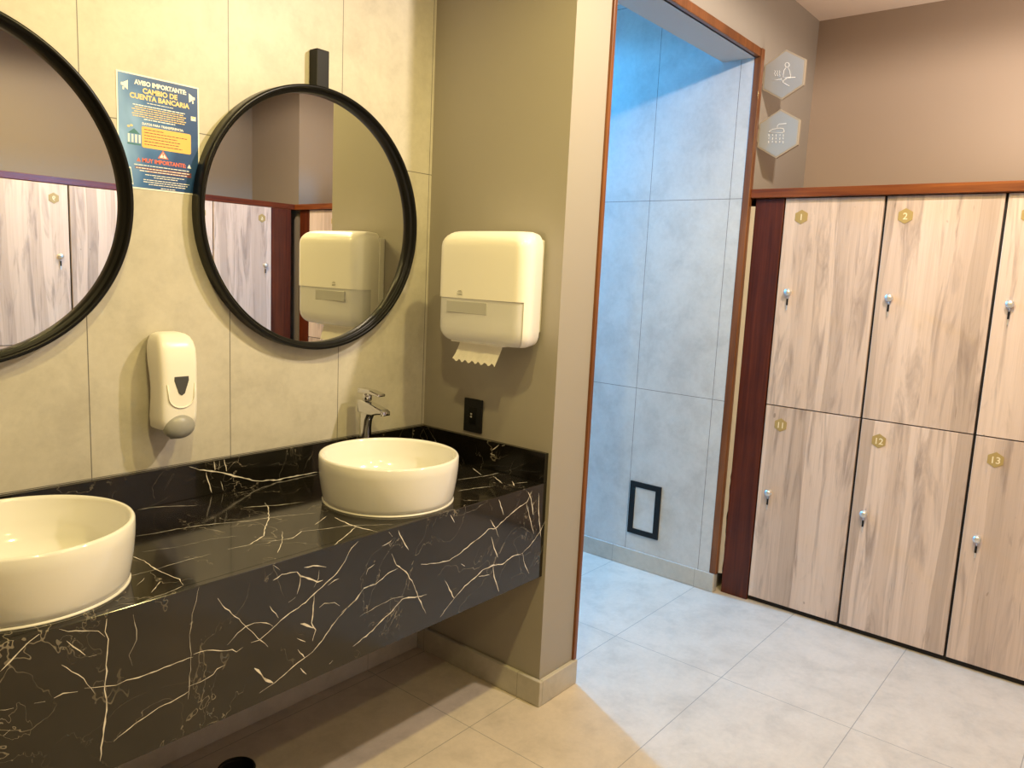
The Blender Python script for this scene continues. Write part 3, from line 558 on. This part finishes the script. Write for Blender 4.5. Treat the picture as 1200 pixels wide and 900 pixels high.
# ------------------------------------------------------------------ towel dispenser
def towel():
    t = thing('paper_towel_dispenser', 'large white paper towel dispenser with a smoky window on the grey wall beside the mirror', 'towel dispenser', (0, -.447, 1.352))
    HW, D, H = .207, .200, .392
    def sec(z, k_inset=0.0):
        """cover outline at height z, from the wall edge on the left (+y) round the front to the right (-y)"""
        zt = H - z
        hw = HW - .004; d = D
        r = .055
        if zt < r: d_in = r - math.sqrt(max(0, r * r - (r - zt) ** 2)); hw -= d_in * .85; d -= d_in * 1.0
        rb = .05
        if z < rb: d_in = rb - math.sqrt(max(0, rb * rb - (rb - z) ** 2)); hw -= d_in * .75; d -= d_in * .65
        hw -= k_inset; d -= k_inset
        rc = .044; P = []
        n = 8
        back = .022
        tp = .060 * (hw / HW)
        P.append((-back, hw - tp)); P.append((-back - (d - back - rc) * .55, hw - tp * .45))
        for i in range(n + 1):
            a = PI / 2 * i / n; P.append((-(d - rc) - rc * math.sin(a), hw - rc + rc * math.cos(a)))
        for i in range(1, 24): P.append((-d - .006 * math.sin(PI * i / 24), (hw - rc) * (1 - 2 * i / 24)))
        for i in range(n + 1):
            a = PI / 2 * i / n; P.append((-(d - rc) - rc * math.cos(a), -(hw - rc) - rc * math.sin(a)))
        P.append((-back - (d - back - rc) * .55, -hw + tp * .45)); P.append((-back, -hw + tp))
        return [(x, y, z) for x, y in P]
    zs = [0, .002, .006, .012, .02, .032, .05, .08, .11, .14, .156, .157, .2, .25, .3, .337, .352, .364, .374, .382, .388, .3915]
    S_ = [sec(z) for z in zs]; n = len(S_[0]); kw0, kw1 = 1, n - 6   # window columns
    V = [p for s_ in S_ for p in s_]; F = []
    for i in range(len(zs) - 1):
        for k_ in range(n - 1):
            if zs[i] < .156 and kw0 <= k_ < kw1: continue
            F.append([i * n + k_, i * n + k_ + 1, (i + 1) * n + k_ + 1, (i + 1) * n + k_])
    top = len(zs) - 1
    F.append([top * n + k_ for k_ in range(n)])
    mb = MB(); mb.add(V, F, M['plastic'], True)
    o = mb.build('cover', t)
    # window sheet, set back a little, with its closed underside
    S2 = [sec(z, .0025) for z in zs if z <= .157]; V = [p for s_ in S2 for p in s_]; F = []
    for i in range(len(S2) - 1):
        for k_ in range(kw0 - 1, kw1 + 1): F.append([i * n + k_, i * n + k_ + 1, (i + 1) * n + k_ + 1, (i + 1) * n + k_])
    mb = MB(); mb.add(V, F, M['frosted'], True); mb.build('window', t)
    # underside with the mouth
    mb = MB(); b0 = sec(0); mb.add([(x, y, .0015) for x, y, z in b0], [list(range(n))], M['plastic_back']); mb.build('underside', t)
    fix_normals(MB().box(-.165, -.06, -.095, .150, -.004, .006, M['plastic'], .002, 2).build('mouth_lip', t))
    # inner works seen through the window
    fix_normals(MB().box(-.2046, -.180, -.052, .140, .104, .146, M['mech_grey'], .0015, 1).build('mechanism', t))
    fix_normals(MB().lathe([(0, -.15), (.058, -.15), (.060, -.148), (.060, .148), (.058, .15), (0, .15)], M['paper'], 40, 'Y', (-.098, 0, .068)).build('towel_roll', t))
    fix_normals(MB().box(-.034, -.0005, -.136, .150, .045, .372, M['plastic_back'], .006, 2).build('back_plate', t))
    # hanging sheet with a zigzag torn edge
    V = []; F = []; NX = 26
    rows = [(-.135, .010, .026), (-.142, -.014, .026), (-.155, -.045, .030), (-.168, -.070, .034)]
    for r_, (x, z, dy) in enumerate(rows):
        for i in range(NX + 1):
            y = .102 - (.102 + .102) * i / NX + dy
            zz_ = z + (.005 * (1 if i % 4 < 2 else -1) * (1 - .5 * (i % 2)) if r_ == 3 else 0); xx = x + .002 * math.sin(i * .6)
            V.append((xx, y, zz_))
    for r_ in range(3):
        for i in range(NX): a = r_ * (NX + 1) + i; F.append([a, a + 1, a + NX + 2, a + NX + 1])
    mb = MB(); mb.add(V, F, M['paper'], True); mb.build('paper_towel', t)
    # small moulded mark above the window
    mb = MB(); VV, FF = text_mesh('TORK', .0085, .0003, 'CENTER', .026)
    px = lambda y: -(D + .0128 - .0000)
    mb.add([(-(D + .0068), .075 - a, .166 + b_) for a, b_, c in VV], FF, M['mark_grey'])
    for a0, a1, zz_ in ((-.012, .012, .177), (-.008, .008, .181)):
        mb.add([(-(D + .0068), .075 - a0, zz_), (-(D + .0068), .075 - a1, zz_), (-(D + .0068), .075 - a1 * .9, zz_ + .0018), (-(D + .0068), .075 - a0 * .9, zz_ + .0018)], [[0, 1, 2, 3]], M['mark_grey'])
    mb.build('maker_mark', t)
towel()

# ------------------------------------------------------------------ outlet on the dividing wall
t = thing('wall_socket', 'small black wall socket plate above the marble upstand, below the towel dispenser', 'socket', (0, -.2775, 1.0495))
fix_normals(MB().box(-.009, -.0005, -.047, .047, -.0655, .0655, M['matte_black'], .003, 2).build('plate', t))
fix_normals(MB().box(-.0105, -.008, -.020, .020, -.034, .034, M['black'], .001, 1).build('socket_insert', t))
mb = MB()
for z in (-.005, .006): mb.box(-.0125, -.0105, .001, .010, z - .0035, z + .0035, M['steel'], .001, 1)
fix_normals(mb.build('contact', t))

# ------------------------------------------------------------------ framed hatch low on the passage wall
t = thing('access_panel', 'small tiled access hatch with a black frame low on the passage wall', 'hatch', (XJ, -.2435, .345))
mb = MB(); hw, hh, iw, ih = .0955, .1485, .064, .1195; P = []
for a, b_ in ((hw, hh), (iw, ih)): P += [(-a, -b_), (a, -b_), (a, b_), (-a, b_)]
V = [(-.010, y, z) for y, z in P] + [(-.0005, y, z) for y, z in P]; F = []
for i in range(4):
    j = (i + 1) % 4; F += [[i, j, 4 + j, 4 + i], [8 + i, 12 + i, 12 + j, 8 + j], [i, 8 + i, 8 + j, j], [4 + i, 4 + j, 12 + j, 12 + i]]
mb.add(V, F, M['matte_black']); fix_normals(mb.build('frame', t))
tile_plain = stone_tile('hatch tile', 'YZ', (5, 5), (20, 20), (.56, .56, .56), (.49, .49, .495), (.62, .62, .62), JT)
MB().box(-.005, -.0005, -iw + .0006, iw - .0006, -ih + .0006, ih - .0006, tile_plain).build('tile_insert', t)

# ------------------------------------------------------------------ hexagonal pictogram signs standing out from the door wall
def sign(zc, label, strokes, closed):
    R = .1145
    t = thing('hexagon_sign', label, 'sign', (1.55, -W - .1085, zc), 0, 'hexagonal pictogram signs by the doorway')
    hx = hexagon(R); hi = hexagon(R - .009)
    fix_normals(MB().prism([(-a, b) for a, b in hx], M['sign_border'], .0, .016, 'X', .001, False, 1).build('sign_body', t))
    fix_normals(MB().prism([(-a, b) for a, b in hi], M['sign_plate'], -.002, .0, 'X').build('sign_face', t))
    mb = MB()
    for s_ in strokes:
        mb.tube([(-.0035, -a, b) for a, b in s_], .0015 if len(s_) != 9 else .0011, M['white_print'], 6)
    fix_normals(mb.build('pictogram', t))
    fix_normals(MB().box(.004, .012, R * .80, R * .96, -.03, .03, M['sign_border']).build('wall_bracket', t))
def circ(cx, cy, r, n=14): return [(cx + r * math.cos(2 * PI * k_ / n), cy + r * math.sin(2 * PI * k_ / n)) for k_ in range(n + 1)]
def Q(L, cx, cy, R=.1145):
    # drawn on the slanted outline of the hexagon, straightened into its own plane
    (ux, uy), (rx, ry) = (((16.5, -143.5), (125, -18)) if cy < 400 else ((15, -140), (121, -10)))
    det = rx * uy - ry * ux; out = []
    for x, y in L:
        dx, dy = x - cx, y - cy
        out.append(((dx * uy - dy * ux) / det * .866 * R, (rx * dy - ry * dx) / det * R))
    return out
c1 = (267, 277); c2 = (237, 602)
wave = lambda x: [(x + 3.2 * math.sin(k_ * 1.25), 288 - k_ * 4.2) for k_ in range(9)]
sauna = [Q(circ(289, 222, 13), *c1), Q([(282, 237), (270, 252), (264, 275), (263, 292)], *c1), Q([(293, 237), (302, 252), (307, 275), (309, 290), (275, 294)], *c1),
         Q([(200, 311), (228, 308), (254, 302)], *c1), Q([(245, 296), (285, 296), (337, 290)], *c1), Q([(250, 298), (262, 322), (300, 341)], *c1), Q([(285, 298), (268, 308), (262, 322)], *c1),
         Q(wave(214), *c1), Q(wave(228), *c1), Q(wave(242), *c1)]
sign(2.597, 'upper hexagonal sign with a white seated sauna figure beside the doorway', sauna, False)
shower = [Q([(286, 545), (244, 548), (234, 556), (232, 572)], *c2), Q([(184, 597), (186, 588), (205, 577), (250, 571), (268, 574), (274, 590), (262, 596), (184, 597)], *c2)]
for i, x in enumerate((182, 203, 225, 247, 268)):
    for j, y in enumerate((606, 625, 644)):
        shower.append(Q([(x - j * 1.0 + (2 if i % 2 else 0), y), (x - j * 1.0, y + (9 if (i + j) % 2 else 13))], *c2))
sign(2.326, 'lower hexagonal sign with a white shower head beside the doorway', shower, False)

# ------------------------------------------------------------------ lockers
ZD0, ZS, ZD1 = .0285, 1.0225, 2.019
def locker(width, number, upper, loc, rz, label, depth, group):
    """local x runs right along the front, local y into the cabinet, z up; origin at the lower left front corner"""
    t = thing('locker', label, 'locker', loc, rz, group)
    z0, z1 = (ZS, ZD1) if upper else (0, ZS)
    h0 = (ZS - z0 if False else (0.0 if upper else ZD0))
    H = z1 - z0
    fix_normals(MB().box(0.0004, width - .0004, .022, depth, 0.0 if upper else .0, H - .0004, M['carcass']).build('body', t))
    g = .0055
    d = MB().box(g, width - g, 0, .018, h0 + (.0025 if upper else 0), H - .0025, M['door'], .0012, 1).build('door', t)
    kz = (1.576 if upper else .585) - z0; kx = .062
    fix_normals(MB().lathe([(0, -.031), (.008, -.0305), (.0145, -.027), (.0172, -.021), (.0155, -.014), (.009, -.010), (.0075, -.007), (.013, -.004), (.014, 0)], M['steel'], 28, 'Y', (kx, 0, kz)).build('knob', d))
    kb = MB(); kb.tube([(kx, -.010, kz - .016), (kx + .001, -.014, kz - .026), (kx, -.012, kz - .034)], .0012, M['steel'], 6)
    kb.box(kx - .0042, kx + .0042, -.0135, -.0085, kz - .062, kz - .030, M['matte_black'], .0014, 1)
    kb.box(kx - .0022, kx + .0022, -.0118, -.0102, kz - .084, kz - .061, M['steel'])
    fix_normals(kb.build('key', d))
    bz = (1.930 if upper else .931) - z0; bx = .086
    bb_ = MB(); bb_.prism([(bx + a, bz + b) for a, b in hexagon(.0335)], M['gold'], -.0025, -.0001, 'Y', .0004, False, 1)
    V, F = text_mesh(str(number), .040, .0006, 'CENTER')
    zmid = .0145
    bb_.add([(bx + a, -.0030, bz - zmid + b) for a, b, c in V], F, M['badge_digit'])
    bb_.build('number_badge', d)
    return t
EDGE = [-.8453, -1.2945, -1.7482, -2.150, -2.550, -2.950]
rightG, backG = 'lockers along the right wall', 'lockers of the facing bank seen in the mirrors'
where = {1: 'next to the dark red filler panel', 2: 'second from the doorway', 3: 'third from the doorway, cut by the right edge', 4: 'fourth from the doorway', 5: 'at the corner column'}
for i in range(5):
    w = EDGE[i] - EDGE[i + 1]
    locker(w, i + 1, True, (XL, EDGE[i], ZS), -PI / 2, 'upper pale wood locker numbered %d, %s' % (i + 1, where[i + 1]), XW - XL - .01, rightG)
    locker(w, i + 11, False, (XL, EDGE[i], 0), -PI / 2, 'lower pale wood locker numbered %d, %s' % (i + 11, where[i + 1]), XW - XL - .01, rightG)
XB = 1.28; WB = .485
for i in range(5):
    x = XB - i * WB
    ws = ('nearest the corner column', 'second from the corner column', 'third from the corner column', 'fourth from the corner column', 'furthest from the corner column')[i]
    locker(WB, i + 6, True, (x, YB, ZS), PI, 'upper pale wood locker of the facing bank, %s' % ws, -YW + YB - .01, backG)
    locker(WB, i + 16, False, (x, YB, 0), PI, 'lower pale wood locker of the facing bank, %s' % ws, -YW + YB - .01, backG)
# red-brown cornice boards and upright filler panels
def board(name, b, m, label, cat): return tag(MB().box(*b, m, .003, 2).build(name), label, cat)
board('locker_cornice', (XL - .032, XW - .002, YB + .001, -W - .006, ZD1 + .0005, 2.0615), M['mahogany_y'], 'varnished red wood board along the top of the right lockers', 'cornice')
board('locker_cornice', (XB - 5 * WB - .05, 1.540, YW + .002, YB + .026 - .028, ZD1 + .0005, 2.0615), M['mahogany_x'], 'varnished red wood board along the top of the facing lockers', 'cornice')
board('filler_panel', (XL, XL + .02, -.8445, -.703, 0.0, ZD1), M['mahogany_z'], 'dark red wood upright panel between the doorway and the first lockers', 'panel')
board('filler_panel', (XL, XL + .02, -3.07, -2.9510, 0.0, ZD1), M['mahogany_z'], 'dark red wood upright panel at the corner end of the right lockers', 'panel')
board('filler_panel', (1.2810, 1.455, YB - .02, YB, 0.0, ZD1), M['mahogany_z'], 'dark red wood upright panel at the corner end of the facing lockers', 'panel')

# ------------------------------------------------------------------ black canister under the counter
t = thing('floor_canister', 'small round black canister on the floor below the counter front', 'bin', (-1.056, -.343, 0))
fix_normals(MB().lathe([(0, 0), (.050, 0), (.052, .004), (.0535, .116), (.0505, .116), (.0495, .108), (.049, .02), (0, .02)], M['matte_black'], 48).build('body', t))
fix_normals(MB().lathe([(.0495, .114), (.0535, .113), (.0555, .117), (.0535, .121), (.0500, .120)], M['black'], 48, 'Z', (0, 0, 0), True).build('rim', t))

# ------------------------------------------------------------------ light
def spot(name, loc, energy, col, size=.045, angle=165, blend=.5, rot=(0, 0, 0)):
    l = bpy.data.lights.new(name, 'SPOT'); l.energy = energy; l.color = col; l.shadow_soft_size = size; l.spot_size = math.radians(angle); l.spot_blend = blend
    o = bpy.data.objects.new(name, l); COL.objects.link(o); o.location = loc; o.rotation_euler = rot; return o
WARM = (1.0, .79, .30); NEUT = (1.0, .83, .66)
for x in (-1.60, -.55):
    spot('warm_downlight', (x, -1.55, ZCEIL - .05), 78, WARM, .05, 172, .45)
    spot('warm_downlight', (x, -2.90, ZCEIL - .05), 28, WARM, .05, 172, .45)
spot('neutral_downlight', (.25, -1.95, ZCEIL - .05), 142, NEUT, .05, 178, .15)
spot('blue_lamp', (1.25, 1.55, ZCEIL - .10), 480, (.05, .44, 1.0), .07, 178, .15)
al = bpy.data.lights.new('added_ceiling_fill', 'AREA'); al.shape = 'RECTANGLE'; al.size = .12; al.size_y = 1.1; al.energy = 13; al.color = (1.0, .84, .68)  # added fill above the right lockers, out of view, brightens the ceiling
ao = bpy.data.objects.new('added_ceiling_fill', al); COL.objects.link(ao); ao.location = (1.70, -2.15, 2.09); ao.rotation_euler = (PI, 0, 0)
wd = bpy.data.worlds.new('World'); S.world = wd; wd.use_nodes = True
wd.node_tree.nodes['Background'].inputs[0].default_value = (.9, .85, .75, 1); wd.node_tree.nodes['Background'].inputs[1].default_value = .05

# ------------------------------------------------------------------ camera
f = 895.82
r = Vector((.63751, -.76899, .04731)); u = Vector((.0804, .12748, .98858)); fw = Vector((.76623, .62642, -.1431))
cam = bpy.data.cameras.new('Camera'); cam.sensor_width = 36; cam.sensor_fit = 'HORIZONTAL'; cam.lens = f * 36 / 1200; cam.clip_start = .02
co = bpy.data.objects.new('Camera', cam); COL.objects.link(co)
co.matrix_world = Matrix(((r.x, u.x, -fw.x, -2.17545), (r.y, u.y, -fw.y, -2.23904), (r.z, u.z, -fw.z, 1.60282), (0, 0, 0, 1)))
S.camera = co
S.view_settings.view_transform = 'Standard'; S.view_settings.look = 'None'; S.view_settings.gamma = 1; S.view_settings.use_curve_mapping = False
S.view_settings.exposure = 0.0
